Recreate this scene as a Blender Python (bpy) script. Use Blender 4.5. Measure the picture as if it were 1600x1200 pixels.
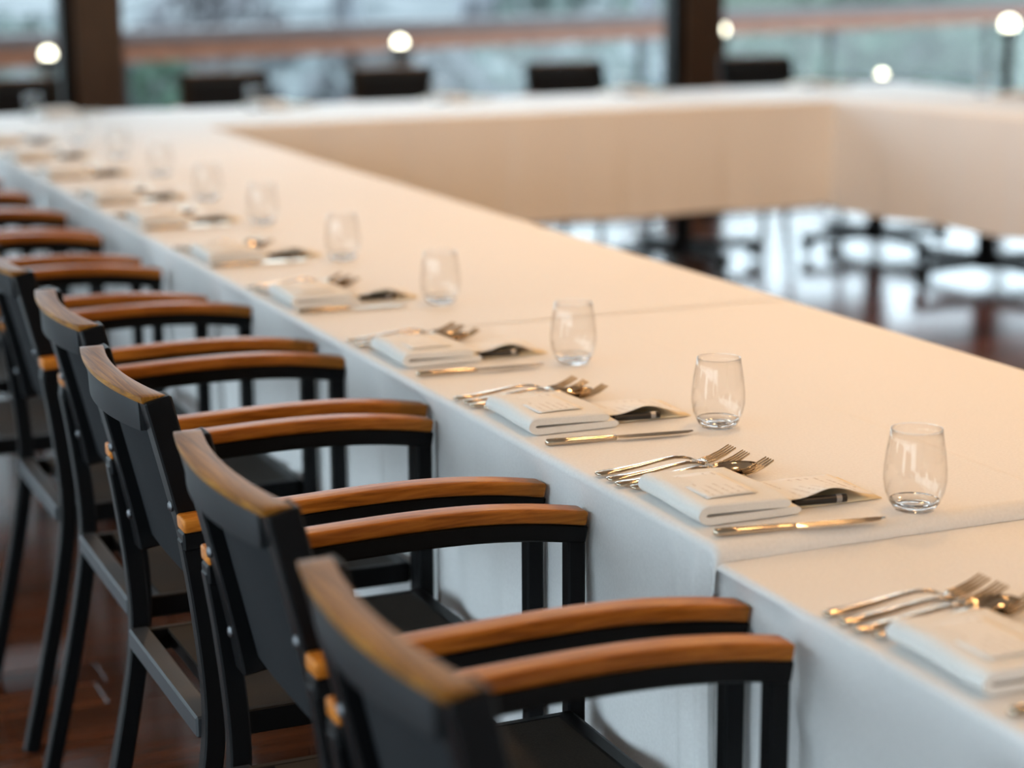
import bpy, bmesh, math, random
from mathutils import Vector, Matrix
random.seed(7)
for o in list(bpy.data.objects): bpy.data.objects.remove(o)
SC = bpy.context.scene
COL = SC.collection
R = math.radians

# ------------------------------------------------------------------ camera
CAM_H, PITCH, YAW, ROLL, FPX = 1.40, R(12.4085), R(23.5188), R(-0.3544), 3068.75
fw = Vector((math.sin(YAW)*math.cos(PITCH), math.cos(YAW)*math.cos(PITCH), -math.sin(PITCH)))
rt0 = Vector((math.cos(YAW), -math.sin(YAW), 0)); up0 = rt0.cross(fw)
rt = rt0*math.cos(ROLL) + up0*math.sin(ROLL); up = -rt0*math.sin(ROLL) + up0*math.cos(ROLL)
cd = bpy.data.cameras.new('camera'); cam = bpy.data.objects.new('camera', cd); COL.objects.link(cam)
cd.sensor_fit = 'HORIZONTAL'; cd.sensor_width = 36; cd.lens = FPX/1600*36
cd.clip_start = .05; cd.clip_end = 500
cd.dof.use_dof = True; cd.dof.focus_distance = 2.52; cd.dof.aperture_fstop = 2.35
M = Matrix((rt, up, -fw)).transposed().to_4x4(); M.translation = Vector((0, 0, CAM_H))
cam.matrix_world = M
SC.camera = cam

# ------------------------------------------------------------------ world, exposure
w = bpy.data.worlds.new('overcast_sky'); SC.world = w; w.use_nodes = True
bg = w.node_tree.nodes['Background']
bg.inputs['Color'].default_value = (.74, .88, 1.0, 1); bg.inputs['Strength'].default_value = 5.4
SC.view_settings.view_transform = 'Standard'; SC.view_settings.look = 'None'
SC.view_settings.exposure = 0.0; SC.view_settings.gamma = 1.0; SC.view_settings.use_curve_mapping = False
WARM = (1.0, .59, .275)
LAMP_W = 17.5

# ------------------------------------------------------------------ materials
def mat(name, col=(.8, .8, .8), rough=.5, metal=0.0, spec=.5):
    m = bpy.data.materials.new(name); m.use_nodes = True
    b = m.node_tree.nodes['Principled BSDF']
    b.inputs['Base Color'].default_value = (*col, 1); b.inputs['Roughness'].default_value = rough
    b.inputs['Metallic'].default_value = metal; b.inputs['Specular IOR Level'].default_value = spec
    return m
def N(m, t, **kw):
    n = m.node_tree.nodes.new(t)
    for k, v in kw.items(): setattr(n, k, v)
    return n
def L(m, a, b): m.node_tree.links.new(a, b)
def bsdf(m): return m.node_tree.nodes['Principled BSDF']
def coords(m, scale=(1, 1, 1), kind='Object'):
    t = N(m, 'ShaderNodeTexCoord'); mp = N(m, 'ShaderNodeMapping')
    mp.inputs['Scale'].default_value = scale; L(m, t.outputs[kind], mp.inputs['Vector']); return mp.outputs['Vector']
def noise(m, vec, scale, detail=3, rough=.5, dist=0):
    n = N(m, 'ShaderNodeTexNoise'); n.inputs['Scale'].default_value = scale; n.inputs['Detail'].default_value = detail
    n.inputs['Roughness'].default_value = rough; n.inputs['Distortion'].default_value = dist
    L(m, vec, n.inputs['Vector']); return n.outputs['Fac']
def ramp(m, fac, stops):
    r = N(m, 'ShaderNodeValToRGB'); e = r.color_ramp.elements
    while len(e) < len(stops): e.new(.5)
    for i, (p, c) in enumerate(stops): e[i].position = p; e[i].color = (*c, 1)
    L(m, fac, r.inputs['Fac']); return r.outputs['Color']
def bump(m, fac, strength=.2, dist=.002):
    b = N(m, 'ShaderNodeBump'); b.inputs['Strength'].default_value = strength; b.inputs['Distance'].default_value = dist
    L(m, fac, b.inputs['Height']); L(m, b.outputs['Normal'], bsdf(m).inputs['Normal'])

def wood_mat(name, stops, scale=(3, 40, 40), rough=.34, rnd=.0):
    m = mat(name, rough=rough)
    v = coords(m, scale); f = noise(m, v, 2.2, 6, .6, .7)
    c = ramp(m, f, stops)
    if rnd:
        oi = N(m, 'ShaderNodeObjectInfo'); geo = N(m, 'ShaderNodeNewGeometry')
        add = N(m, 'ShaderNodeMath', operation='ADD'); L(m, oi.outputs['Random'], add.inputs[0]); L(m, geo.outputs['Random Per Island'], add.inputs[1])
        fr = N(m, 'ShaderNodeMath', operation='FRACT'); L(m, add.outputs[0], fr.inputs[0])
        mr = N(m, 'ShaderNodeMapRange'); mr.inputs['To Min'].default_value = 1-rnd; mr.inputs['To Max'].default_value = 1+rnd
        L(m, fr.outputs[0], mr.inputs['Value'])
        mx = N(m, 'ShaderNodeVectorMath', operation='SCALE'); L(m, c, mx.inputs[0]); L(m, mr.outputs[0], mx.inputs['Scale'])
        c = mx.outputs[0]
    L(m, c, bsdf(m).inputs['Base Color']); bump(m, f, .12, .001)
    return m
TEAK = wood_mat('oiled_teak', [(.25, (.18, .048, .005)), (.5, (.39, .125, .014)), (.75, (.55, .205, .028))], (5, 60, 60), .36)
RAILWOOD = wood_mat('weathered_teak_rail', [(.28, (.06, .020, .002)), (.5, (.19, .075, .008)), (.72, (.36, .165, .022))], (85, 3, 60), .42)
FLOOR = wood_mat('dark_red_floorboard', [(.2, (.028, .008, .0032)), (.5, (.085, .024, .0095)), (.8, (.17, .050, .020))], (1.2, 22, 22), .16, .45)
BLACK = mat('black_powder_coated_steel', (.0035, .0037, .0042), .40, spec=.14)
for _m in (TEAK, RAILWOOD): bsdf(_m).inputs['Specular IOR Level'].default_value = .2
BANDM = mat('dark_grey_metal', (.026, .028, .031), .45, spec=.35)
BACKB = mat('black_back_band', (.012, .0128, .0142), .5, spec=.2)
BOLT = mat('dark_bolt_steel', (.10, .10, .105), .4, .9)
def weave(name, col, col2, sc, rough=.85, b=.3, sheen=0.0):
    m = mat(name, col, rough, spec=.16)
    v = coords(m); ck = noise(m, v, sc, 2, .6)
    L(m, ramp(m, ck, [(.3, col), (.7, col2)]), bsdf(m).inputs['Base Color']); bump(m, ck, b, .0008)
    if 'linen_table' in name: bsdf(m).inputs['Specular IOR Level'].default_value = .5; bsdf(m).inputs['Roughness'].default_value = .62
    if sheen: bsdf(m).inputs['Sheen Weight'].default_value = sheen
    return m
SLING = weave('charcoal_mesh_sling', (.0055, .006, .007), (.0125, .0137, .0155), 420, .85)
SEATM = weave('brown_black_seat_sling', (.011, .008, .0055), (.024, .018, .0125), 420, .65)
CLOTH = weave('white_linen_tablecloth', (.78, .78, .775), (.84, .84, .835), 260, .9, .16)
NAPK = weave('white_linen_napkin', (.80, .79, .76), (.86, .85, .82), 500, .92, .25)
STEEL = mat('polished_cutlery_steel', (.62, .52, .40), .11, 1.0)  # golden tint of warm lamp reflections put into the steel colour
PAPERU = mat('cream_envelope_paper', (.86, .74, .52), .8)
BLK = mat('black_pen_plastic', (.012, .012, .013), .3)
GREYB = mat('grey_pen_band', (.35, .35, .36), .3, .6)
TABLETOP = wood_mat('dark_tabletop_board', [(.3, (.05, .03, .02)), (.7, (.09, .055, .035))], (3, 30, 30), .4)
POSTW = wood_mat('dark_brown_window_post', [(.3, (.030, .014, .006)), (.7, (.075, .035, .014))], (30, 30, 3), .45)
POSTB = mat('black_window_mullion', (.005, .004, .0035), .5, spec=.15)
PLASTER = mat('warm_grey_plaster', (.55, .50, .45), .9)
_v = coords(PLASTER); _f = noise(PLASTER, _v, 3, 4); L(PLASTER, ramp(PLASTER, _f, [(.3, (.50, .46, .41)), (.7, (.58, .54, .48))]), bsdf(PLASTER).inputs['Base Color'])
CEILM = mat('timber_ceiling_paint', (.42, .36, .30), .9)
TRIMM = mat('white_lamp_trim', (.8, .8, .78), .4)
def print_mat():
    # cream paper with lines of small print running across the sheet (local y), headings along local x
    m = mat('printed_menu_paper', (.86, .82, .74), .75)
    t = N(m, 'ShaderNodeTexCoord'); sp = N(m, 'ShaderNodeSeparateXYZ'); L(m, t.outputs['Object'], sp.inputs[0])
    a = N(m, 'ShaderNodeMath', operation='MULTIPLY'); a.inputs[1].default_value = 1/.0115; L(m, sp.outputs['X'], a.inputs[0])
    fr = N(m, 'ShaderNodeMath', operation='FRACT'); L(m, a.outputs[0], fr.inputs[0])
    ln = N(m, 'ShaderNodeMath', operation='LESS_THAN'); ln.inputs[1].default_value = .34; L(m, fr.outputs[0], ln.inputs[0])
    v = coords(m, (90, 420, 1)); nz = noise(m, v, 1.0, 1)
    wd = N(m, 'ShaderNodeMath', operation='GREATER_THAN'); wd.inputs[1].default_value = .50; L(m, nz, wd.inputs[0])
    v2 = coords(m, (26, 16, 1)); n2 = noise(m, v2, 1.0, 0)
    w2 = N(m, 'ShaderNodeMath', operation='GREATER_THAN'); w2.inputs[1].default_value = .50; L(m, n2, w2.inputs[0])
    ab = N(m, 'ShaderNodeMath', operation='ABSOLUTE'); L(m, sp.outputs['Y'], ab.inputs[0])
    ed = N(m, 'ShaderNodeMath', operation='LESS_THAN'); ed.inputs[1].default_value = .047; L(m, ab.outputs[0], ed.inputs[0])
    p = ln.outputs[0]
    for q in (wd, w2, ed):
        k = N(m, 'ShaderNodeMath', operation='MULTIPLY'); L(m, p, k.inputs[0]); L(m, q.outputs[0], k.inputs[1]); p = k.outputs[0]
    mx = N(m, 'ShaderNodeMix', data_type='RGBA'); mx.inputs[6].default_value = (.85, .83, .79, 1); mx.inputs[7].default_value = (.63, .58, .53, 1)
    L(m, p, mx.inputs[0]); L(m, mx.outputs[2], bsdf(m).inputs['Base Color'])
    return m
PRINT = print_mat()
def glass_mat(name, tint=(.97, .985, .98), power=5.0, rough=0.0, gain=1.0):
    m = bpy.data.materials.new(name); m.use_nodes = True; nt = m.node_tree; nt.nodes.clear()
    out = N(m, 'ShaderNodeOutputMaterial'); mix = N(m, 'ShaderNodeMixShader'); tr = N(m, 'ShaderNodeBsdfTransparent'); gl = N(m, 'ShaderNodeBsdfGlossy')
    tr.inputs['Color'].default_value = (*tint, 1); gl.inputs['Roughness'].default_value = rough
    lw = N(m, 'ShaderNodeLayerWeight'); pw = N(m, 'ShaderNodeMath', operation='POWER'); pw.inputs[1].default_value = power; L(m, lw.outputs['Facing'], pw.inputs[0])
    fr = N(m, 'ShaderNodeMapRange'); fr.inputs['To Min'].default_value = .04*gain; fr.inputs['To Max'].default_value = .9; L(m, pw.outputs[0], fr.inputs['Value'])
    L(m, fr.outputs[0], mix.inputs[0]); L(m, tr.outputs[0], mix.inputs[1]); L(m, gl.outputs[0], mix.inputs[2]); L(m, mix.outputs[0], out.inputs['Surface'])
    return m
GLASS = glass_mat('clear_drinking_glass', (.992, .99, .986), 4.0, gain=.8)
GBASE = bpy.data.materials.new('thick_glass_base'); GBASE.use_nodes = True
_b = bsdf(GBASE); _b.inputs['Transmission Weight'].default_value = 1; _b.inputs['Roughness'].default_value = 0; _b.inputs['IOR'].default_value = 1.48
_b.inputs['Base Color'].default_value = (1, 1, 1, 1)
PANE = glass_mat('window_pane_glass', (.95, .97, .965))
def emit(name, col, s):
    m = bpy.data.materials.new(name); m.use_nodes = True; nt = m.node_tree; nt.nodes.clear()
    out = N(m, 'ShaderNodeOutputMaterial'); e = N(m, 'ShaderNodeEmission'); e.inputs['Color'].default_value = (*col, 1); e.inputs['Strength'].default_value = s
    L(m, e.outputs[0], out.inputs['Surface']); return m
LAMPE = emit('warm_lamp_diffuser', WARM, 40)
GLOBE = emit('garden_lamp_globe', (1.0, .93, .72), 11)
def noisy(name, stops, scale, rough=.9, vs=(1, 1, 1), detail=4):
    m = mat(name, rough=rough, spec=.2); v = coords(m, vs); f = noise(m, v, scale, detail)
    L(m, ramp(m, f, stops), bsdf(m).inputs['Base Color']); return m
DECK = noisy('grey_terrace_paving', [(.3, (.42, .43, .44)), (.7, (.54, .55, .56))], 4, .22)
GRAVEL = noisy('grey_gravel_slope', [(.35, (.040, .050, .056)), (.5, (.095, .107, .112)), (.65, (.21, .222, .228))], .9, detail=5)
LAWN = noisy('damp_green_lawn', [(.35, (.014, .030, .018)), (.6, (.036, .056, .038)), (.75, (.075, .092, .076))], .7, detail=5)
LEAFD = noisy('dark_green_leaves', [(.3, (.016, .036, .024)), (.7, (.055, .095, .066))], 6)
LEAFG = noisy('grey_green_leaves', [(.3, (.05, .075, .07)), (.7, (.14, .175, .165))], 6)
TWIG = noisy('grey_winter_twigs', [(.3, (.05, .05, .056)), (.7, (.14, .14, .152))], 6)
BARK = noisy('pale_bark', [(.35, (.08, .08, .09)), (.6, (.36, .38, .41))], 3, vs=(1, 1, .4))
HANDR = wood_mat('red_brown_handrail_wood', [(.3, (.14, .045, .020)), (.7, (.27, .10, .048))], (3, 30, 30), .45)
CAPW = wood_mat('painted_sky_sheen_rail_cap', [(.3, (.06, .046, .047)), (.7, (.11, .085, .085))], (3, 30, 30), .5)  # grey sky reflection on the rail's top face, painted as wood colour
CONC = noisy('pale_concrete', [(.3, (.36, .38, .39)), (.7, (.44, .46, .465))], 3)

# ------------------------------------------------------------------ mesh helpers
class MB:
    def __init__(s): s.v = []; s.f = []
    def add(s, vs, fs):
        o = len(s.v); s.v += [tuple(p) for p in vs]; s.f += [tuple(i+o for i in f) for f in fs]; return s
    def box(s, x0, x1, y0, y1, z0, z1):
        return s.add([(x0,y0,z0),(x1,y0,z0),(x1,y1,z0),(x0,y1,z0),(x0,y0,z1),(x1,y0,z1),(x1,y1,z1),(x0,y1,z1)],
                     [(0,3,2,1),(4,5,6,7),(0,1,5,4),(1,2,6,5),(2,3,7,6),(3,0,4,7)])
    def rings(s, rings, cap=True, close=False):
        n = len(rings[0]); vs = [p for r in rings for p in r]; fs = []; m = len(rings)
        for i in range(m if close else m-1):
            a, b = i*n, ((i+1) % m)*n
            for j in range(n):
                k = (j+1) % n; fs.append((a+j, a+k, b+k, b+j))
        if cap and not close: fs += [tuple(range(n))[::-1], tuple((m-1)*n+j for j in range(n))]
        return s.add(vs, fs)
    def sweep(s, path, th, y0, y1):
        """box section along an (x,z) path; th = thickness across the path"""
        rs = []
        for i, (x, z) in enumerate(path):
            a = path[max(i-1, 0)]; b = path[min(i+1, len(path)-1)]
            dx, dz = b[0]-a[0], b[1]-a[1]; l = math.hypot(dx, dz); nx, nz = -dz/l*th/2, dx/l*th/2
            rs.append([(x-nx, y0, z-nz), (x+nx, y0, z+nz), (x+nx, y1, z+nz), (x-nx, y1, z-nz)])
        return s.rings(rs)
    def tube(s, pts, r, n=8):
        rs = []
        for i, p in enumerate(pts):
            p = Vector(p); a = Vector(pts[max(i-1, 0)]); b = Vector(pts[min(i+1, len(pts)-1)])
            d = (b-a).normalized(); t = d.orthogonal().normalized() if abs(d.z) > .9 else Vector((0, 0, 1)).cross(d).normalized(); u = d.cross(t)
            rr = r[i] if isinstance(r, (list, tuple)) else r
            rs.append([p + t*rr*math.cos(2*math.pi*k/n) + u*rr*math.sin(2*math.pi*k/n) for k in range(n)])
        return s.rings(rs)
    def lathe(s, prof, n=32, cx=0, cy=0):
        rs = [[(cx+r*math.cos(2*math.pi*k/n), cy+r*math.sin(2*math.pi*k/n), z) for k in range(n)] for r, z in prof]
        return s.rings(rs, cap=True)
    def mesh(s, name, material, bevel=0, seg=2, smooth=False, angle=35):
        me = bpy.data.meshes.new(name); me.from_pydata(s.v, [], s.f); me.update()
        bm = bmesh.new(); bm.from_mesh(me); bmesh.ops.recalc_face_normals(bm, faces=bm.faces[:])
        if bevel:
            es = [e for e in bm.edges if len(e.link_faces) == 2 and e.calc_face_angle(0) > R(angle)]
            bmesh.ops.bevel(bm, geom=es, offset=bevel, segments=seg, profile=.6, affect='EDGES', clamp_overlap=True)
        bm.to_mesh(me); bm.free()
        if smooth:
            for p in me.polygons: p.use_smooth = True
            if smooth != 'all': me.set_sharp_from_angle(angle=R(38))
        me.materials.append(material); return me
    def obj(s, name, material, parent=None, loc=None, **kw):
        return link(name, s.mesh(name, material, **kw), parent, loc)
def link(name, me, parent=None, loc=None):
    o = bpy.data.objects.new(name, me); COL.objects.link(o); o.parent = parent
    if loc: o.location = loc
    return o
def empty(name, loc=(0, 0, 0), rz=0):
    o = bpy.data.objects.new(name, None); COL.objects.link(o); o.location = loc; o.rotation_euler.z = rz; o.empty_display_size = .05; return o
def tag(o, label, cat, group=None):
    o['label'] = label; o['category'] = cat
    if group: o['group'] = group
    return o
def struct(o, label=None, cat=None):
    o['kind'] = 'structure'
    if label: o['label'] = label
    if cat: o['category'] = cat
    return o
KIDS = {}
def copy_tree(o, parent=None):
    c = o.copy(); COL.objects.link(c); c.parent = parent
    for ch in list(o.children): copy_tree(ch, c)
    return c
def smooth01(t): t = max(0, min(1, t)); return t*t*(3-2*t)
ORD = ['first', 'second', 'third', 'fourth', 'fifth', 'sixth', 'seventh', 'eighth', 'ninth', 'tenth', 'eleventh', 'twelfth']

# ================================================================== ROOM
X0, X1, Y0, YW, CZ = -2.2, 8.6, -3.4, 9.55, 2.48
fl = struct(MB().box(X0, X1, Y0, YW+.15, -.20, -.02).obj('floor', FLOOR), 'dark red brown polished timber floor', 'floor')
me_cache = {}
stuff = MB(); PW = .118; nb = 0
rows = int((YW+.15-Y0)/PW)
rr = random.Random(3)
for i in range(rows):
    y = Y0 + i*PW; x = X0 - rr.random()*1.6
    while x < X1:
        ln = rr.choice((1.4, 1.7, 2.0)); a, b = max(x, X0), min(x+ln, X1); x += ln
        if b-a < .05: continue
        vis = (y > 2.0 and b > -.3 and a < 6.0) and not (1.2 < a and b < 2.0) and not (y < 4.0 and a > 1.2)
        if vis and nb < 295:
            key = round(b-a, 3)
            if key not in me_cache:
                me_cache[key] = MB().box(.001, key-.001, .001, PW-.001, -.0195, 0).mesh('plank', FLOOR, bevel=.0012, seg=1)
            link('plank', me_cache[key], fl, (a, y, 0)); nb += 1
        else: stuff.box(a+.001, b-.001, y+.001, y+PW-.001, -.0195, 0)
so = stuff.obj('plank_field', FLOOR, fl); so['kind'] = 'stuff'
struct(MB().box(X0, X1, Y0, YW+.3, CZ, CZ+.2).obj('ceiling', CEILM), 'plain warm ceiling above the dining room', 'ceiling')
struct(MB().box(X0-.2, X1+.2, Y0-.2, Y0, 0, CZ).obj('wall_back', PLASTER), 'plain plaster wall behind the camera', 'wall')
struct(MB().box(X1, X1+.2, Y0, YW+.3, 0, CZ).obj('wall_right', PLASTER), 'plain plaster wall at the right side', 'wall')
def glazing(n, along, a, b, at_, label):
    """one window bay: frame + pane; along = 'x' or 'y'"""
    r = empty('window_%d' % n); struct(r, label, 'window')
    def bx(u0, u1, z0, z1, d0, d1):
        return MB().box(u0, u1, at_+d0, at_+d1, z0, z1) if along == 'x' else MB().box(at_+d0, at_+d1, u0, u1, z0, z1)
    bx(a, b, 0, .05, -.03, .03).obj('bottom_frame', POSTB, r, bevel=.003); bx(a, b, CZ-.12, CZ, -.03, .03).obj('top_frame', POSTB, r, bevel=.003)
    bx(a, b, .05, CZ-.12, -.004, .004).obj('pane', PANE, r)
    return r
# far wall: glass bays between dark posts
posts_x = [-1.42, 1.96, 5.24, 8.45]
xs = [X0] + posts_x + [X1]
for i, px in enumerate(posts_x):
    r = empty('trim_%d' % (i+1), (px, YW, 0)); struct(r, ['dark window post left of the view', 'dark brown window post at the far left', 'dark brown window post behind the far table, right of centre', 'dark window post right of the view'][i], 'post')
    MB().box(-.145, -.085, -.06, .06, 0, CZ).obj('mullion', POSTB, r, bevel=.004)
    MB().box(-.085, .145, -.09, .06, 0, CZ).obj('post_cladding', POSTW, r, bevel=.005)
lab = ['far window bay left of the view', 'far left window bay looking onto the terrace', 'wide central window bay behind the far table', 'right window bay behind the far table', 'narrow window bay in the far right corner']
edges = [(X0, posts_x[0]-.145)] + [(posts_x[i]+.145, posts_x[i+1]-.145) for i in range(3)] + [(posts_x[3]+.145, X1)]
for i, (a, b) in enumerate(edges):
    if b-a > .02: glazing(i+1, 'x', a, b, YW+.03, lab[i])
# left wall: glass bays along the length of the room
ly = [Y0, -.2, 3.0, 6.2, YW+.1]
struct(MB().box(X0-.2, X0, 6.2, YW+.1, 0, CZ).obj('wall_left_light_block', PLASTER), 'unseen plaster wall added at the far left to block daylight', 'wall')  # solid bay added out of view to keep daylight off the right cloth
for i in range(3):
    glazing(6+i, 'y', ly[i]+.06, ly[i+1]-.06, X0, '%s window bay of the left wall counted from the back' % ORD[i])
for i, y in enumerate(ly[:4]):
    struct(MB().box(X0-.08, X0+.08, y-.06, y+.06, 0, CZ).obj('trim_%d' % (5+i), POSTW, bevel=.004), '%s dark post of the left window wall counted from the back' % ORD[i], 'post')

# ================================================================== TABLES
def table_proto():
    r = empty('pedestal_table')
    MB().box(-.41, .41, -.36, .36, .700, .724).obj('tabletop', TABLETOP, r, bevel=.004)
    MB().lathe([(.042, .055), (.042, .69)], 20).obj('column', BLACK, r, smooth=True)
    MB().box(-.20, .20, -.20, .20, .69, .70).obj('mounting_plate', BLACK, r)
    b = MB().lathe([(.085, .048), (.08, .09), (.055, .108), (.044, .108)], 20).obj('base_hub', BLACK, r, smooth=True)
    for k in range(4):
        a = R(90*k); c, s = math.cos(a), math.sin(a)
        pr = [(.03, .050, .098, .036), (.18, .050, .092, .034), (.35, .048, .086, .031), (.395, .046, .084, .031)]
        m = MB(); m.rings([[(c*d - s*wd, s*d + c*wd, z0), (c*d + s*wd, s*d - c*wd, z0), (c*d + s*wd, s*d - c*wd, z1), (c*d - s*wd, s*d + c*wd, z1)] for d, z0, z1, wd in pr])
        f = m.obj('foot', BLACK, r, bevel=.005)
        MB().lathe([(.026, 0), (.028, .008), (.022, .05)], 12, c*.372, s*.372).obj('glide', BLACK, f)
    return r
tp = table_proto()
tables = [(1.502, 1.16, 0, 'first')]
def place_table(first, x, y, rz, label, group):
    o = tp if first else copy_tree(tp); o.location = (x, y, 0); o.rotation_euler.z = rz; tag(o, label, 'table', group); return o
n = 0
for i in range(9):
    o = place_table(n == 0, 1.502, .72+.84*i + (0 if i < 2 else .06), 0, 'pedestal table under the near row cloths, %s from the camera' % ORD[i], 'tables of the near row'); n += 1
    if i < 2:
        o.location.z = -.018
        for ch in o.children:
            if ch.name.startswith(('base_hub', 'foot')): ch.location.z = .018
            if ch.name.startswith('column'): ch.location.z = .0
FT = [2.45, 3.34, 4.24, 5.28]
for i, x in enumerate(FT):
    place_table(False, x, 7.80, 0, 'black pedestal table under the far cloth, %s from the left' % ORD[i], 'tables of the far row')
RA = R(7.5)
def rightp(d, v):   # along the right row (d from far corner toward camera), v across from the inner edge
    return (4.775 + d*math.sin(RA) + v*math.cos(RA), 7.44 - d*math.cos(RA) + v*math.sin(RA))
for i, d in enumerate((.62, 1.56, 2.50)):
    x, y = rightp(d, .37)
    place_table(False, x, y, RA + math.pi/2, 'black pedestal table under the right cloth, %s from the far corner' % ORD[i], 'tables of the right row')

# ------------------------------------------------------------------ chairs data (needed for the cloth too)
CH = [(1.448, 1.026), (1.976, 1.045), (2.522, 1.050), (3.027, 1.078), (3.585, 1.074), (4.142, 1.024), (4.720, 1.018), (5.215, 1.022), (5.675, 1.008), (6.150, 1.005)]
def push(y, z):
    """how far the chair arms and front legs press the hanging cloth inward"""
    p = 0
    for cy, xf in CH:
        for s in (-1, 1):
            d = abs(y-(cy+s*.2025)); e = max(0, xf + .008 - 1.045)
            p = max(p, e*smooth01(1-(d-.032)/.10))
    return p*smooth01((.7385-z)/.012)

# ================================================================== TABLECLOTHS
def cloth(name, Lu, W, ztop, hemf, hemb, place, seed, amp=.016, front_push=False, y_off=0, lip=0.0, creases=(), res=.014, extra=None, endlift=0.0, topm=None):
    rg = random.Random(seed); ph = [rg.random()*6.28 for _ in range(8)]
    rad = .011; nu = max(8, int(Lu/res)); rows = []
    us = ([.0005*k**1.5 for k in range(14)] if lip else []) + [Lu*i/nu for i in range(nu+1) if not lip or Lu*i/nu > .026]
    sec = []      # (kind, v, z)
    for k in range(17): sec.append(('f', 0, hemf + (ztop-rad-hemf)*k/16))
    for k in range(1, 5):
        a = math.pi/2*k/5; sec.append(('r', rad*(1-math.cos(a)), ztop-rad+rad*math.sin(a)))
    nt = 44
    vt = [rad + (W-2*rad)*k/nt for k in range(nt+1)]
    for cv, _ in creases: vt = [v for v in vt if abs(v-cv) > .012] + [cv-.011, cv-.006, cv, cv+.006, cv+.011]
    for v in sorted(vt): sec.append(('t', v, ztop))
    for k in range(4, 0, -1):
        a = math.pi/2*k/5; sec.append(('r', W-rad*(1-math.cos(a)), ztop-rad+rad*math.sin(a)))
    for k in range(16, -1, -1): sec.append(('b', W, hemb + (ztop-rad-hemb)*k/16))
    def fold(u, t, o):
        a = math.sin(u*2*math.pi/.34 + ph[o] + .9*math.sin(u*5.1+ph[o+1])); b = math.sin(u*2*math.pi/.16 + ph[o+2] + 1.2*math.sin(u*3.3+ph[o+3]))
        q = .5+.5*(.62*a+.38*b); return amp*(q**1.7)*t**.55
    nu = len(us)-1
    for u in us:
        row = []
        for kind, v, z in sec:
            zz = z; vv = v
            if kind in 'fb':
                h = hemf if kind == 'f' else hemb
                t = (ztop-rad-z)/(ztop-rad-h); d = fold(u, t, 0 if kind == 'f' else 4)
                if kind == 'f':
                    if front_push: d = max(d*(1 if front_push != 'soft' else .6), push(u+y_off, z))
                    if extra: d += extra(u, z)
                    vv = v + d
                else: vv = v - d
                zz = z + .004*math.sin(u*9+ph[5])*t
            elif kind == 't':
                for cv, ch in creases: zz += ch*max(0, 1-abs(v-cv)/.006)
                zz += .0005*math.sin(u*4.3+ph[1]+v*5)*math.sin(v*7+ph[2])
                if topm: zz += topm(u, v)
            if lip and u < .022:
                q = u/.022; zz -= lip*(1-math.sqrt(max(0, 1-(1-q)**2)))*(1 if kind in 'tr' else smooth01((z-ztop+.09)/.075))
            if endlift and kind in 'tr': zz += endlift*smooth01(1-abs(u)/.03)
            row.append(place(u, vv, zz))
        rows.append(row)
    n = len(sec); vs = [p for r in rows for p in r]
    fs = [(i*n+j, i*n+j+1, (i+1)*n+j+1, (i+1)*n+j) for i in range(nu) for j in range(n-1)]
    me = bpy.data.meshes.new(name); me.from_pydata(vs, [], fs); me.update()
    for p in me.polygons: p.use_smooth = True
    me.materials.append(CLOTH); o = link(name, me)
    return o
def near_place(y0): return lambda u, v, z: (1.045+v, y0+u, z)
W_ = .915; SEAM = [1.833, 3.180, 4.640, 5.900]
def diag(u, z):      # a long diagonal drag fold on the nearest cloth
    y = -.35+u; d = abs((z-.715) - (y-1.80)*.62)
    return -.009*max(0, 1-d/.016)**.8 if 1.35 < y < 1.80 else 0
def endfold(u, z):   # deep pleats where the second cloth ends
    t = smooth01((.748-z)/.07); g = math.exp(-(u/.085)**2)
    return t*g*(-.004+.013*math.sin(u*135-1.5+3.0*(.75-z)))
c1 = cloth('tablecloth', 1.85+.35, W_, .7315, .30, .30, near_place(-.35), 1, .026, 'soft', -.35, creases=((.485, .0012),), extra=diag)
tag(c1, 'white tablecloth nearest the camera, slightly lower than the next one', 'tablecloth', 'white tablecloths')
c2 = cloth('tablecloth', SEAM[1]-SEAM[0]+.02, W_, .750, .30, .30, near_place(SEAM[0]), 2, .028, True, SEAM[0], lip=.0183, creases=((.485, .0014),), extra=endfold, res=.008)
tag(c2, 'white tablecloth with a rounded raised end seam, second from the camera', 'tablecloth', 'white tablecloths')
c3 = cloth('tablecloth', SEAM[2]-SEAM[1]+.02, W_+.002, .7505, .30, .30, near_place(SEAM[1]), 3, .026, True, SEAM[1], creases=((.485, .0006),))
tag(c3, 'white tablecloth in the middle of the near row, third from the camera', 'tablecloth', 'white tablecloths')
c4 = cloth('tablecloth', SEAM[3]-SEAM[2]+.02, W_+.003, .7510, .30, .30, near_place(SEAM[2]), 4, .026, True, SEAM[2])
tag(c4, 'white tablecloth on the near row, fourth from the camera', 'tablecloth', 'white tablecloths')
c5 = cloth('tablecloth', 8.36-SEAM[3], W_+.003, .7515, .30, .31, near_place(SEAM[3]), 5, .022, True, SEAM[3])
tag(c5, 'white tablecloth at the far left corner of the table square', 'tablecloth', 'white tablecloths')
far_place = lambda x0: (lambda u, v, z: (x0+u, 7.42+v, z))
c6 = cloth('tablecloth', 3.56-1.955, .93, .7510, .30, .33, far_place(1.955), 6, .014)
tag(c6, 'white tablecloth on the left half of the far table', 'tablecloth', 'white tablecloths')
c7 = cloth('tablecloth', 5.74-3.54, .932, 0.7525, .293, .33, lambda u, v, z: (3.54+u, 7.416+v, z), 7, .012)
tag(c7, 'white tablecloth on the right half of the far table', 'tablecloth', 'white tablecloths')
def rplace(u, v, z):
    x, y = rightp(u, v); return (x, y, z)
c8 = cloth('tablecloth', 3.5, .93, .754, .275, .30, lambda u, v, z: rplace(u-.02, v, z), 8, .012)
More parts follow.
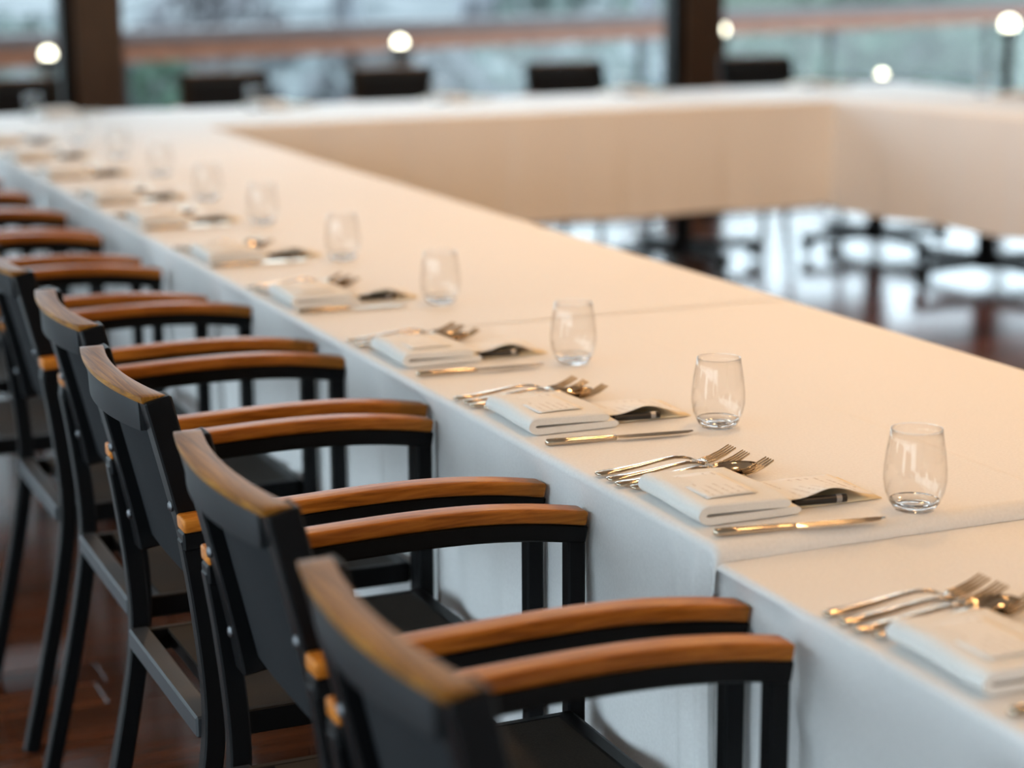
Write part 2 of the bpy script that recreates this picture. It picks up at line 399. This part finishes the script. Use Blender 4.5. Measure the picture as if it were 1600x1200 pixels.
tag(c8, 'white tablecloth on the right table row beside the far corner', 'tablecloth', 'white tablecloths')

# ================================================================== CHAIRS
def chair_proto():
    r = empty('armchair')
    def lerp_path(pts, n=18):
        out = []
        for k in range(n+1):
            t = k/n*(len(pts)-1); i = min(int(t), len(pts)-2); f = t-i
            p0 = pts[max(i-1, 0)]; p1 = pts[i]; p2 = pts[i+1]; p3 = pts[min(i+2, len(pts)-1)]
            out.append(tuple(.5*((2*p1[a]) + (-p0[a]+p2[a])*f + (2*p0[a]-5*p1[a]+4*p2[a]-p3[a])*f*f + (-p0[a]+3*p1[a]-3*p2[a]+p3[a])*f**3) for a in (0, 1)))
        return out
    top = lerp_path([(-.249, .7175), (-.12, .7225), (.0, .7255), (.10, .7235), (.18, .716), (.245, .7055)], 20)
    leg = lerp_path([(-.238, .690), (-.226, .60), (-.217, .50), (-.217, .43), (-.226, .36), (-.254, .22), (-.306, .0)], 22)
    post = lerp_path([(-.2655, .8645), (-.231, .717), (-.211, .62), (-.203, .572)], 10)
    for s in (1, -1):
        y0, y1 = (.190, .214) if s > 0 else (-.214, -.190)
        w0, w1 = (.1850, .2200) if s > 0 else (-.2200, -.1850)
        MB().sweep([(x, z-.0095) for x, z in top], .019, w0, w1).obj('armrest', TEAK, r, bevel=.0045, seg=3, smooth=True)
        MB().sweep([(x, z-.0310) for x, z in top], .0240, y0-.003, y1+.003).obj('arm_bar', BLACK, r, bevel=.0025, seg=1)
        MB().sweep(leg, .027, y0, y1).obj('leg', BLACK, r, bevel=.0025, seg=1)
        MB().sweep([(.2325, .0), (.2325, .685)], .0245, y0+.001, y1-.001).obj('leg', BLACK, r, bevel=.0025, seg=1)
        p0, p1 = (.149, .186) if s > 0 else (-.186, -.149)
        po = MB().sweep(post, .035, p0, p1).obj('back_post', BLACK, r, bevel=.0025, seg=1)
        for z, x in ((.722, -.2497), (.622, -.2287)):
            m = MB(); rs = []
            for q, rad in ((0, .0075), (.002, .0075), (.0045, .005), (.0052, .0015)):
                rs.append([(x-q, (.167*s)+rad*math.cos(k*.7854), z+rad*math.sin(k*.7854)) for k in range(8)])
            m.rings(rs).obj('bolt', BOLT, po, smooth=True)
        q0, q1 = (.174, .187) if s > 0 else (-.187, -.174)
        MB().box(-.222, .222, q0, q1, .408, .442).obj('seat_side_rail', BLACK, r, bevel=.002, seg=1)
    def plan(y): return -.020*(1-(y/.18)**2)     # the back bows away from the sitter
    ys = [-.178 + .356*k/20 for k in range(21)]
    def band(name, m_, xc, th, z0, z1, bev=0, par=r, dz=0, yk=1.0):
        m = MB(); m.rings([[(xc-th/2+plan(y*.98), y*yk, z0), (xc+th/2+plan(y*.98), y*yk, z0), (xc+th/2+plan(y*.98)-.002, y*yk, z1), (xc-th/2+plan(y*.98)-.002, y*yk, z1)] for y in ys])
        return m.obj(name, m_, par, bevel=bev, smooth=True)
    band('top_rail', RAILWOOD, -.2655, .034, .8585, .8675, .002)
    band('back_band', BACKB, -.266, .026, .818, .8585, .001, yk=.83)
    m = MB(); rs = []
    for k in range(9):
        z = .818 - .225*k/8; x = -.252 + (.818-z)*.22
        rs.append((x, z))
    vs = []; fs = []; ny = 12
    for side in (0, 1):
        for x, z in rs:
            for j in range(ny+1):
                y = -.150+.300*j/ny; vs.append((x + plan(y*1.15)*.9*(.25+.75*(z-.593)/.225) + (.004 if side else 0), y, z))
    nn = ny+1; o2 = nn*9
    for i in range(8):
        for j in range(ny):
            a = i*nn+j; fs += [(a, a+1, a+nn+1, a+nn), (o2+a, o2+a+nn, o2+a+nn+1, o2+a+1)]
    for j in range(ny): fs += [(8*nn+j, 8*nn+j+1, o2+8*nn+j+1, o2+8*nn+j), (j, o2+j, o2+j+1, j+1)]
    m.add(vs, fs).obj('back_sling', SLING, r, smooth=True)
    MB().box(-.236, -.206, -.188, .188, .415, .444).obj('seat_rear_rail', BANDM, r, bevel=.003, seg=1)
    MB().box(.196, .224, -.188, .188, .408, .442).obj('seat_front_rail', BLACK, r, bevel=.006, seg=2)
    vs = []; fs = []
    for side in (0, 1):
        for i in range(13):
            for j in range(13):
                x = -.180+.378*i/12; y = -.1745+.349*j/12
                sg = .014*math.sin(math.pi*i/12)*math.sin(math.pi*j/12)
                vs.append((x, y, .441-sg-(.006 if side else 0)))
    o2 = 169
    for i in range(12):
        for j in range(12):
            a = i*13+j; fs += [(a, a+1, a+14, a+13), (o2+a, o2+a+13, o2+a+14, o2+a+1)]
    for j in range(12):
        fs += [(j, o2+j, o2+j+1, j+1), (156+j, 156+j+1, o2+156+j+1, o2+156+j), (j*13, (j+1)*13, o2+(j+1)*13, o2+j*13), (j*13+12, o2+j*13+12, o2+(j+1)*13+12, (j+1)*13+12)]
    MB().add(vs, fs).obj('seat_sling', SEATM, r, smooth=True)
    MB().box(-.178, -.166, -.186, .186, .414, .436).obj('sling_rod', BLACK, r)
    return r
cp = chair_proto()
names = ['black armchair with teak arms and golden top rail, nearest to the camera']
for i, (cy, xf) in enumerate(CH):
    o = cp if i == 0 else copy_tree(cp)
    o.location = (xf-.245, cy, 0); o.rotation_euler.z = R([0, 0, .4, -.3, .3, -.4, .5, -.3, .2, .3][i])
    tag(o, names[0] if i == 0 else 'black armchair with teak arms along the near table, %s from the camera' % ORD[i], 'chair', 'armchairs along the near table')
FC = [(1.47, 'far left, beside the dark window post'), (2.43, 'left of the far table middle, right of the left window post'), (3.25, 'at the middle of the far table'), (4.16, 'left of the right window post'), (5.25, 'behind the right window post end of the far table')]
for i, (x, lb) in enumerate(FC):
    o = copy_tree(cp); o.location = (x, 8.63, 0); o.rotation_euler.z = -math.pi/2; o.scale = (1, 1.12, 1)
    tag(o, 'black armchair behind the far table, %s from the left' % ORD[i], 'chair', 'armchairs behind the far table')

# ================================================================== PLACE SETTINGS
def ribbon(stations, flip=False):
    """flat bar: stations of (x, z, half width, half thickness)"""
    return MB().rings([[(x, -wd, z-t*.4), (x, -wd*.55, z-t), (x, wd*.55, z-t), (x, wd, z-t*.4), (x, wd*.62, z+t), (x, -wd*.62, z+t)] for x, z, wd, t in stations])
HANDLE = [(.0, .0040, .0060, .0016), (.004, .0040, .0085, .0022), (.03, .0050, .0078, .0022), (.06, .0078, .0060, .0020), (.09, .0118, .0042, .0018), (.110, .0135, .0034, .0018), (.124, .0125, .0034, .0018), (.136, .0092, .0044, .0015)]
def fork_proto():
    r = empty('fork'); ribbon(HANDLE).obj('handle', STEEL, r, smooth='all')
    m = ribbon([(.134, .0098, .0042, .0014), (.141, .0068, .0082, .0011), (.149, .0046, .0112, .0010), (.157, .0046, .0122, .0010)])
    h = m.obj('head', STEEL, r, smooth='all')
    for k in range(4):
        yc = -.0096+.0064*k
        t = MB().rings([[(x, yc*s-wd, z-.0009), (x, yc*s+wd, z-.0009), (x, yc*s+wd, z+.0009), (x, yc*s-wd, z+.0009)] for x, z, wd, s in ((.1555, .0046, .0022, 1), (.168, .0068, .0019, 1), (.182, .0118, .0016, .98), (.196, .0190, .0009, .95))])
        t.obj('tine', STEEL, h)
    return r
def spoon_proto():
    r = empty('spoon'); ribbon(HANDLE).obj('handle', STEEL, r, smooth='all')
    vs = []; fs = []; nr, na = 7, 24
    for side in (0, 1):
        for i in range(nr+1):
            q = i/nr
            for k in range(na):
                a = 2*math.pi*k/na; rx, ry = .0310, .0195
                x = .165 + q*rx*math.cos(a); y = q*ry*math.sin(a)*(1-.12*math.cos(a))
                z = .0020 + .0100*q**2.2 + .0025*math.cos(a)*q*q*0 - (.0012 if side == 0 else 0)
                vs.append((x, y, z))
    o2 = (nr+1)*na
    for i in range(nr):
        for k in range(na):
            a, b = i*na+k, i*na+(k+1) % na
            fs += [(a, a+na, b+na, b), (o2+a, o2+b, o2+b+na, o2+a+na)]
    for k in range(na):
        a, b = nr*na+k, nr*na+(k+1) % na; fs.append((a, o2+a, o2+b, b))
    MB().add(vs, fs).obj('bowl', STEEL, r, smooth='all'); return r
def knife_proto():
    r = empty('knife')
    ribbon([(0, .0048, .0035, .0028), (.003, .0048, .0056, .0042), (.03, .0048, .0058, .0040), (.075, .0046, .0046, .0036), (.094, .0046, .0044, .0034), (.100, .0046, .0056, .0030)]).obj('handle', STEEL, r, smooth='all')
    m = MB(); m.rings([[(x, y0, z-.0004), (x, y1, z-.0010), (x, y1, z+.0010), (x, y0, z+.0004)] for x, y0, y1, z in ((.098, -.0040, .0050, .0046), (.112, -.0085, .0056, .0046), (.15, -.0098, .0058, .0044), (.185, -.0090, .0058, .0042), (.203, -.0055, .0056, .0040), (.214, .0015, .0048, .0040))])
    m.obj('blade', STEEL, r); return r
def glass_proto():
    r = empty('drinking_glass'); n = 40
    outer = [(.0215, .0), (.0245, .0012), (.0300, .010), (.0352, .022), (.0376, .036), (.0374, .050), (.0352, .070), (.0325, .086), (.0304, .098)]
    inner = [(.0298, .0982), (.0319, .086), (.0345, .070), (.0366, .050), (.0367, .036), (.0342, .0225), (.0300, .0140)]
    m = MB(); ring = lambda rr, z: [(rr*math.cos(2*math.pi*k/n), rr*math.sin(2*math.pi*k/n), z) for k in range(n)]
    m.rings([ring(*p) for p in outer[2:]] + [ring(*p) for p in inner], cap=False)
    m.obj('bowl', GLASS, r, smooth='all')
    rim = MB(); rim.rings([[((.0301+.0006*math.cos(b))*math.cos(2*math.pi*k/n), (.0301+.0006*math.cos(b))*math.sin(2*math.pi*k/n), .0982+.0006*math.sin(b)) for b in (0, 1.05, 2.09, 3.14, 4.19, 5.24)] for k in range(n)], close=True)
    rim.obj('rim', GBASE, r, smooth='all')
    b = MB(); b.rings([ring(*p) for p in [(.006, .0022), (.019, .0010), (.0215, .0), (.0245, .0012), (.0297, .0098), (.0290, .0128), (.022, .0092), (.010, .0075), (.002, .0072)]], cap=True)
    b.obj('glass_foot', GBASE, r, smooth=True); return r
def napkin_mesh():
    # a ribbon folded back on itself; fold on the left (-x), open layers on the right
    def layer(x0, x1, z0, z1, n=5):
        pass
    path = []
    for k in range(13): path.append((.132-.118*k/12, .0054))
    for k in range(1, 8):
        a = math.pi*k/8; path.append((.014-.0082*math.sin(a)*1.15, .0054+.0078*(1-math.cos(a))))
    for k in range(13): path.append((.014+.104*k/12, .0210-.0035*(k/12)**2))
    th = .0096; rs = []; ny = 9
    rg = random.Random(5)
    # outline of the ribbon in xz with rounded ends
    up_, dn = [], []
    for i, (x, z) in enumerate(path):
        a = path[max(i-1, 0)]; b = path[min(i+1, len(path)-1)]; dx, dz = b[0]-a[0], b[1]-a[1]; l = math.hypot(dx, dz)
        nx, nz = -dz/l*th/2, dx/l*th/2; up_.append((x+nx, z+nz)); dn.append((x-nx, z-nz))
    def endcap(c, p, q, n=5):
        out = []; a0 = math.atan2(p[1]-c[1], p[0]-c[0]); rr_ = th/2
        for k in range(1, n): 
            a = a0 + math.pi*k/n*1; out.append((c[0]+rr_*math.cos(a), c[1]+rr_*math.sin(a)))
        return out
    ol = dn[::1] + [(path[-1][0]+.0035, path[-1][1]-.003), (path[-1][0]+.0045, path[-1][1]+.001)] + up_[::-1] + [(path[0][0]+.0045, path[0][1]-.001), (path[0][0]+.0035, path[0][1]+.003)]
    m = MB(); rings = []
    prof = [(-.0795, .82), (-.0785, .93), (-.0760, .985)] + [(-.07+.14*k/8, 1.0) for k in range(9)] + [(.0760, .985), (.0785, .93), (.0795, .82)]
    for y, s in prof:
        zc = .0126
        rings.append([(x + .0015*math.sin(y*30+z*60), y, max(.0006, (z-zc)*(.9+.1*s) + zc - (1-s)*.010*(1 if z > zc else 0) + .0012*math.sin(y*38+x*22)*(z/.025))) for x, z in ol])
    m.rings(rings)
    return m.mesh('napkin', NAPK, smooth=True)
NAPKM = napkin_mesh()
def sheet(nx, ny, fx, th, name, material):
    vs = []; fs = []
    for side in (0, 1):
        for i in range(nx+1):
            for j in range(ny+1):
                x, y, z = fx(i/nx, j/ny); vs.append((x, y, z - (th if side else 0)))
    n = ny+1; o2 = (nx+1)*n
    for i in range(nx):
        for j in range(ny):
            a = i*n+j; fs += [(a, a+n, a+n+1, a+1), (o2+a, o2+a+1, o2+a+n+1, o2+a+n)]
    for i in range(nx):
        a = i*n; fs += [(a, o2+a, o2+a+n, a+n), (a+ny, a+n+ny, o2+a+n+ny, o2+a+ny)]
    for j in range(ny):
        a = j; b = nx*n+j; fs += [(a, a+1, o2+a+1, o2+a), (b, o2+b, o2+b+1, b+1)]
    return MB().add(vs, fs).mesh(name, material, smooth='all')
# menu sheet: tucked under the napkin's free edge, arched over the pen, flat again at its far end
def menu_f(a, b):
    x = -.075+.150*a; y = -.055+.110*b
    front = 1-b
    hump = .0135*math.exp(-((x-.020)/.040)**2)*(front**1.4) + .004*smooth01(1-abs(x+.06)/.05)
    return (x, y, .0026 + hump + .0035*front*smooth01((.055-x)/.05))
MENUM = sheet(20, 14, menu_f, .0005, 'menu_sheet', PRINT)
ENVM = sheet(4, 4, lambda a, b: (-.055+.11*a, -.052+.104*b, .0012), .0008, 'envelope', PAPERU)
CARDM = sheet(8, 8, lambda a, b: (-.034+.068*a, -.052+.104*b, .0008 + .0006*math.sin(a*3)), .0006, 'name_card', PRINT)
def pen_proto():
    r = empty('pen'); 
    def tb(x0, x1, ra, rb, nm, mt):
        return MB().tube([(x0, 0, .0058), (x1, 0, .0058)], [ra, rb], 12).obj(nm, mt, r, smooth=True)
    tb(-.008, .046, .0050, .0056, 'barrel', BLK); tb(.046, .053, .0057, .0057, 'band', GREYB); tb(.053, .060, .0056, .0052, 'cap_end', BLK); return r
FP, SP, KP, GP, PP = fork_proto(), spoon_proto(), knife_proto(), glass_proto(), pen_proto()
used = set()
def inst(p, loc, rz, label, cat, group):
    if isinstance(p, bpy.types.Mesh): o = link(p.name.split('.')[0], p)
    else:
        o = p if p.name not in used else copy_tree(p); used.add(p.name)
    o.location = loc; o.rotation_euler.z = rz; return tag(o, label, cat, group)
def setting(where, yk, zt, rg, T, gx=1.335, gy=0, fo=.205, sp=.028, kn=True, gl=True, kang=0.0, forks=True):
    """T maps setting coordinates (x from the diner outward, y to the diner's left, z) and an angle into the room"""
    def put(p, x, y, z, a, lb, cat, grp):
        (X, Y, Z), A = T(x, y, z), a
        return inst(p, (X, Y, Z), T.rot + A, lb, cat, grp)
    J = lambda s: rg.uniform(-s, s)
    if kn: put(KP, 1.060+J(.004), yk, zt+.0003, kang+J(.015), 'steel dinner knife right of the napkin, %s' % where, 'knife', 'dinner knives')
    if forks:
        put(FP, 1.052+J(.003), yk+fo+.084, zt+.0003, J(.02)-.02, 'outer steel fork left of the napkin, %s' % where, 'fork', 'outer forks')
        put(FP, 1.056+J(.003), yk+fo+.056, zt+.0003, J(.02)-.03, 'middle steel fork left of the napkin, %s' % where, 'fork', 'middle forks')
        put(SP, 1.058+J(.003), yk+fo+.030, zt+.0003, J(.02)-.02, 'steel spoon between the forks, %s' % where, 'spoon', 'spoons')
        put(FP, 1.066+J(.004), yk+fo+.008, zt+.0003, J(.01)+.01, 'inner steel fork touching the napkin, %s' % where, 'fork', 'inner forks')
    ny = yk+fo-.085+J(.003); na = J(.02)
    put(NAPKM, 1.066, ny, zt+.0003, na, 'folded white linen napkin, %s' % where, 'napkin', 'folded napkins')
    put(CARDM, 1.122, ny-.004, zt+.0258, na+.06+J(.05), 'small printed card on the napkin, %s' % where, 'card', 'name cards')
    ca = J(.04)-.03
    put(ENVM, 1.270, ny-.012, zt+.0008, ca, 'flat cream card under the menu sheet, %s' % where, 'card', 'flat cream cards')
    put(PP, 1.214, ny-.055, zt+.0014, ca-.10, 'black pen under the menu sheet, %s' % where, 'pen', 'black pens')
    put(MENUM, 1.240, ny-.008, zt+.0030, ca, 'printed menu sheet arched over a pen, %s' % where, 'menu', 'menu sheets')
    if gl: put(GP, gx, yk+gy, zt+.0003, J(3), 'clear stemless drinking glass, %s' % where, 'glass', 'drinking glasses')
class TN:      # near row: identity
    rot = 0
    def __call__(s, x, y, z): return (x, y, z)
GY = [1.33, 1.869, 2.330, 2.814, 3.418, 4.017, 4.646, 5.174, 5.820, 6.390, 6.98]
GX = [1.333, 1.333, 1.327, 1.333, 1.341, 1.350, 1.357, 1.360, 1.39, 1.39, 1.38]
FO = [.212, .205, .220, .228, .222, .215, .215, .21, .215, .21, .21]
rg = random.Random(11)
for i, (gy, gx) in enumerate(zip(GY, GX)):
    zt = .7318 if gy < 1.83 else .7503 if gy < SEAM[1] else .7508 if gy < SEAM[2] else .7513 if gy < SEAM[3] else .7518
    setting('%s setting from the camera on the near table' % ORD[i], gy, zt+.0004, rg, TN(), gx=gx, fo=FO[i], sp=.024, kang=[-.06, -.13, -.12, -.06, -.03, 0, 0, 0, 0, 0, 0][i], gl=i > 0)
class TF:      # far table: diners sit beyond it and face the camera
    def __init__(s, x): s.x = x; s.rot = -math.pi/2
    def __call__(s, x, y, z): return (s.x + y, 8.35 - (x-1.045), z)
for i, x in enumerate([1.42, 2.34, 3.18, 4.08, 5.08]):
    setting('%s setting from the left on the far table' % ORD[i], 0, (.7529 if x > 3.5 else .7514 if x > 1.95 else .7519), rg, TF(x), gx=1.30)
class TR:      # right table: diners sit on its outer side
    def __init__(s, d): s.d = d; s.rot = math.pi + RA
    def __call__(s, x, y, z):
        X, Y = rightp(s.d + y, .93-(x-1.045)); return (X, Y, z)
for i, d in enumerate((.25, .95)):
    setting('%s right table setting from the far corner' % ORD[i], 0, .7545, rg, TR(d), gx=1.30)

# ================================================================== CEILING DOWNLIGHTS
lampn = None
LROWS = [(1.75, (-1.1, .7, 2.5, 4.3, 6.1)), (3.15, (-.2, 1.6, 3.4, 5.0, 6.55)), (4.35, (-.2, 1.6, 3.4, 5.0, 6.55))]
for ix, (x, ys_) in enumerate(LROWS):
    for iy, y in enumerate(ys_):
        if lampn is None:
            lampn = empty('ceiling_downlight')
            MB().lathe([(.085, -.012), (.095, -.010), (.095, 0), (.06, 0)], 24).obj('trim_ring', TRIMM, lampn, smooth=True)
            MB().lathe([(.058, -.014), (.060, -.013), (.060, -.0125)], 24).obj('diffuser', LAMPE, lampn)
            o = lampn
        else: o = copy_tree(lampn)
        o.location = (x, y, CZ)
        tag(o, 'round warm ceiling downlight, %s from the back in the %s row' % (ORD[iy], ('left', 'middle', 'right')[ix]), 'lamp', 'ceiling downlights')
        ld = bpy.data.lights.new('downlight_beam', 'SPOT'); ld.energy = LAMP_W*(.74 if ix == 0 else 1.42); ld.color = WARM; ld.spot_size = R(172); ld.spot_blend = .35; ld.shadow_soft_size = .06
        lo = bpy.data.objects.new('downlight_beam', ld); COL.objects.link(lo); lo.parent = o; lo.location = (0, 0, -.03)

# ================================================================== OUTSIDE
tr = MB().box(-8, 16, YW+.18, 13.0, -.25, -.04).obj('terrace', DECK); struct(tr, 'pale grey paved terrace outside the windows', 'terrace')
def ray(px, py):
    d = fw*FPX + rt*(px-800) - up*(py-600); return d
def on_plane(px, py, z):
    d = ray(px, py); t = (z-CAM_H)/d.z; return Vector((0, 0, CAM_H)) + d*t
# handrail of the terrace, running away to the right
A = Vector((-4.0, 9.85, 0)); B = Vector((16.5, 16.4, 0)); dr = (B-A).normalized(); ang = math.atan2(dr.y, dr.x); LR = (B-A).length
RZ = .86
r = empty('terrace_railing', (A.x, A.y, 0), ang); tag(r, 'terrace railing with red brown wooden handrail and glass panels', 'railing')
MB().box(0, LR, -.05, .05, RZ-.10, RZ+.02).obj('handrail', HANDR, r, bevel=.01)
MB().box(0, LR, -.08, .08, RZ+.02, RZ+.09).obj('handrail_cap', CAPW, r, bevel=.01)  # upper member carries the painted sky reflection
k = 0; x = .4
while x < LR:
    MB().box(x-.02, x+.02, -.02, .02, -.6, RZ-.10).obj('post', BANDM, r, bevel=.003)
    if x+2.2 < LR: MB().box(x+.04, x+2.16, -.006, .006, -.05, RZ-.10).obj('glass_panel', PANE, r)
    x += 2.2
def ground(name, material, pts_fn, nx, ny, label):
    vs = [pts_fn(i/nx, j/ny) for i in range(nx+1) for j in range(ny+1)]; n = ny+1
    fs = [(i*n+j, (i+1)*n+j, (i+1)*n+j+1, i*n+j+1) for i in range(nx) for j in range(ny)]
    o = MB().add(vs, fs).obj(name, material, smooth='all'); return struct(o, label, 'ground')
def gh(x, y): return -1.6 + max(0, y-14)*.060 + .25*math.sin(x*.7+1)*math.sin(y*.5) - max(0, y-60)*.03
ground('gravel_bank', GRAVEL, lambda a, b: (-60+150*a, 11+70*b, gh(-60+150*a, 11+70*b)), 110, 60, 'grey stony bank sloping below the terrace')
ground('lawn', LAWN, lambda a, b: (9.6+60*a + b*26, 11+70*b, gh(9.6+60*a+b*26, 11+70*b)+.12), 60, 60, 'green lawn sloping below the terrace on the right')
def shrub(x, y, z, rx, h, m_, label, seed, trunk=True):
    rg_ = random.Random(seed); r = empty('shrub', (x, y, z)); tag(r, label, 'shrub', 'shrubs beyond the terrace')
    m = MB()
    for k in range(420):
        a = rg_.uniform(0, 6.28); q = rg_.random()**.5; t = rg_.random()
        rr_ = rx*q*math.sin(math.pi*(.12+.85*t))**.6; p = Vector((rr_*math.cos(a), rr_*math.sin(a), h*(.08+.92*t)))
        s_ = rx*rg_.uniform(.10, .2); d1 = Vector((rg_.gauss(0, 1), rg_.gauss(0, 1), rg_.gauss(0, 1))).normalized(); d2 = d1.orthogonal().normalized()
        m.add([p-d1*s_, p+d2*s_*.5, p+d1*s_, p-d2*s_*.5], [(0, 1, 2, 3)])
    m.obj('foliage', m_, r)
    st = MB()
    for k in range(5):
        a = k*1.257; st.tube([(0, 0, 0), (rx*.25*math.cos(a), rx*.25*math.sin(a), h*.4), (rx*.5*math.cos(a), rx*.5*math.sin(a), h*.8)], [.05, .035, .012], 6)
    st.obj('stems', BARK, r)
def tree(x, y, z, h, rad, label, seed):
    rg_ = random.Random(seed); r = empty('bare_tree', (x, y, z)); tag(r, label, 'tree', 'bare trees beyond the terrace')
    MB().tube([(0, 0, -.2), (.03, 0, h*.4), (-.04, .02, h)], [rad, rad*.8, rad*.35], 10).obj('trunk', BARK, r, smooth='all')
    for k in range(9):
        z0 = h*rg_.uniform(.15, .9); a = rg_.uniform(0, 6.28); ln = h*rg_.uniform(.08, .16)
        MB().tube([(0, 0, z0), (ln*.5*math.cos(a), ln*.5*math.sin(a), z0+ln*.35), (ln*math.cos(a), ln*math.sin(a), z0+ln*.8)], [rad*.4, rad*.25, rad*.08], 6).obj('branch', TWIG, r)
def spot(px, d):   # ground spot under image column px at distance d
    v = ray(px, 60); v.z = 0; v.normalize(); p = v*d; return p.x, p.y
SH = [(230, 18.5, .9, 1.9, LEAFD, 'dark green shrub right of the left window post'), (330, 26, 1.2, 2.0, TWIG, 'grey twiggy shrub above the leftmost full chair back'),
      (470, 16, .8, 1.5, LEAFG, 'grey green shrub between the two left chair backs'), (620, 22, 1.2, 1.8, TWIG, 'grey twiggy shrub behind the middle garden lamp'),
      (870, 27, 1.4, 2.1, LEAFG, 'grey green shrub left of the right window post'), (960, 16.2, .7, 1.5, LEAFG, 'small grey green shrub by the right window post'),
      (1190, 20.5, 1.2, 1.7, LEAFD, 'dark green shrub just right of the right window post'), (1380, 28, 1.8, 2.1, LEAFD, 'broad dark green shrub above the far corner'),
      (1500, 21.5, 1.0, 1.5, LEAFG, 'grey green shrub left of the rightmost garden lamp'), (30, 22.5, 1.1, 1.7, LEAFG, 'grey green shrub at the far left edge')]
for i, (px, d, rx, h, m_, lb) in enumerate(SH):
    x, y = spot(px, d); shrub(x, y, gh(x, y)-.05, rx, h, m_, lb, 40+i)
for i, (px, d, rad, lb) in enumerate([(735, 31, .26, 'pale bare tree trunk near the middle of the window'), (785, 37, .34, 'thick bare tree right of the pale trunk'), (1010, 33, .24, 'pale bare tree beside the right window post'), (540, 41, .3, 'bare tree farther away left of the middle')]):
    x, y = spot(px, d); tree(x, y, gh(x, y), 7, rad, lb, 80+i)
# pale garden wall far below on the left
a1, b1 = on_plane(-250, 18, .3), on_plane(560, -14, .3); d_ = (b1-a1)
wl = empty('garden_wall', (a1.x, a1.y, 0), math.atan2(d_.y, d_.x)); tag(wl, 'long pale concrete garden wall in the distance at left', 'wall')
MB().box(0, d_.length, -.2, .2, -1.5, .55).obj('wall_body', CONC, wl); MB().box(-.05, d_.length+.05, -.26, .26, .55, .65).obj('coping', CONC, wl)
# garden lamps: globe on a slim post
LP = [(75, 85, 10.6, .034, 'glowing garden lamp at the far left beside the dark post'), (625, 67, 11.0, .034, 'glowing garden lamp above the second chair back'), (1127, 47, 12.0, .037, 'glowing garden lamp touching the right window post'), (1577, 38, 12.5, .045, 'large glowing garden lamp at the right edge'), (1378, 117, 12.5, .026, 'low glowing garden lamp just above the far corner of the tables')]
for px, py, d, gr, lb in LP:
    v = ray(px, py); v = v*(d/math.hypot(v.x, v.y)); p = Vector((0, 0, CAM_H)) + v
    g0 = gh(p.x, p.y) if p.y > 13 else -.04
    r = empty('garden_lamp', (p.x, p.y, g0)); tag(r, lb, 'lamp', 'garden lamps')
    hz = p.z-g0
    MB().tube([(0, 0, -.1), (0, 0, hz-gr)], .035, 10).obj('post', BLACK, r)
    MB().lathe([(.06, hz-gr-.02), (.065, hz-gr), (.05, hz-gr+.02)], 14).obj('collar', BLACK, r)
    n_ = 10; MB().lathe([(max(.002, gr*math.sin(math.pi*k/n_)), hz-gr*math.cos(math.pi*k/n_)) for k in range(n_+1)], 16).obj('globe', GLOBE, r, smooth='all')
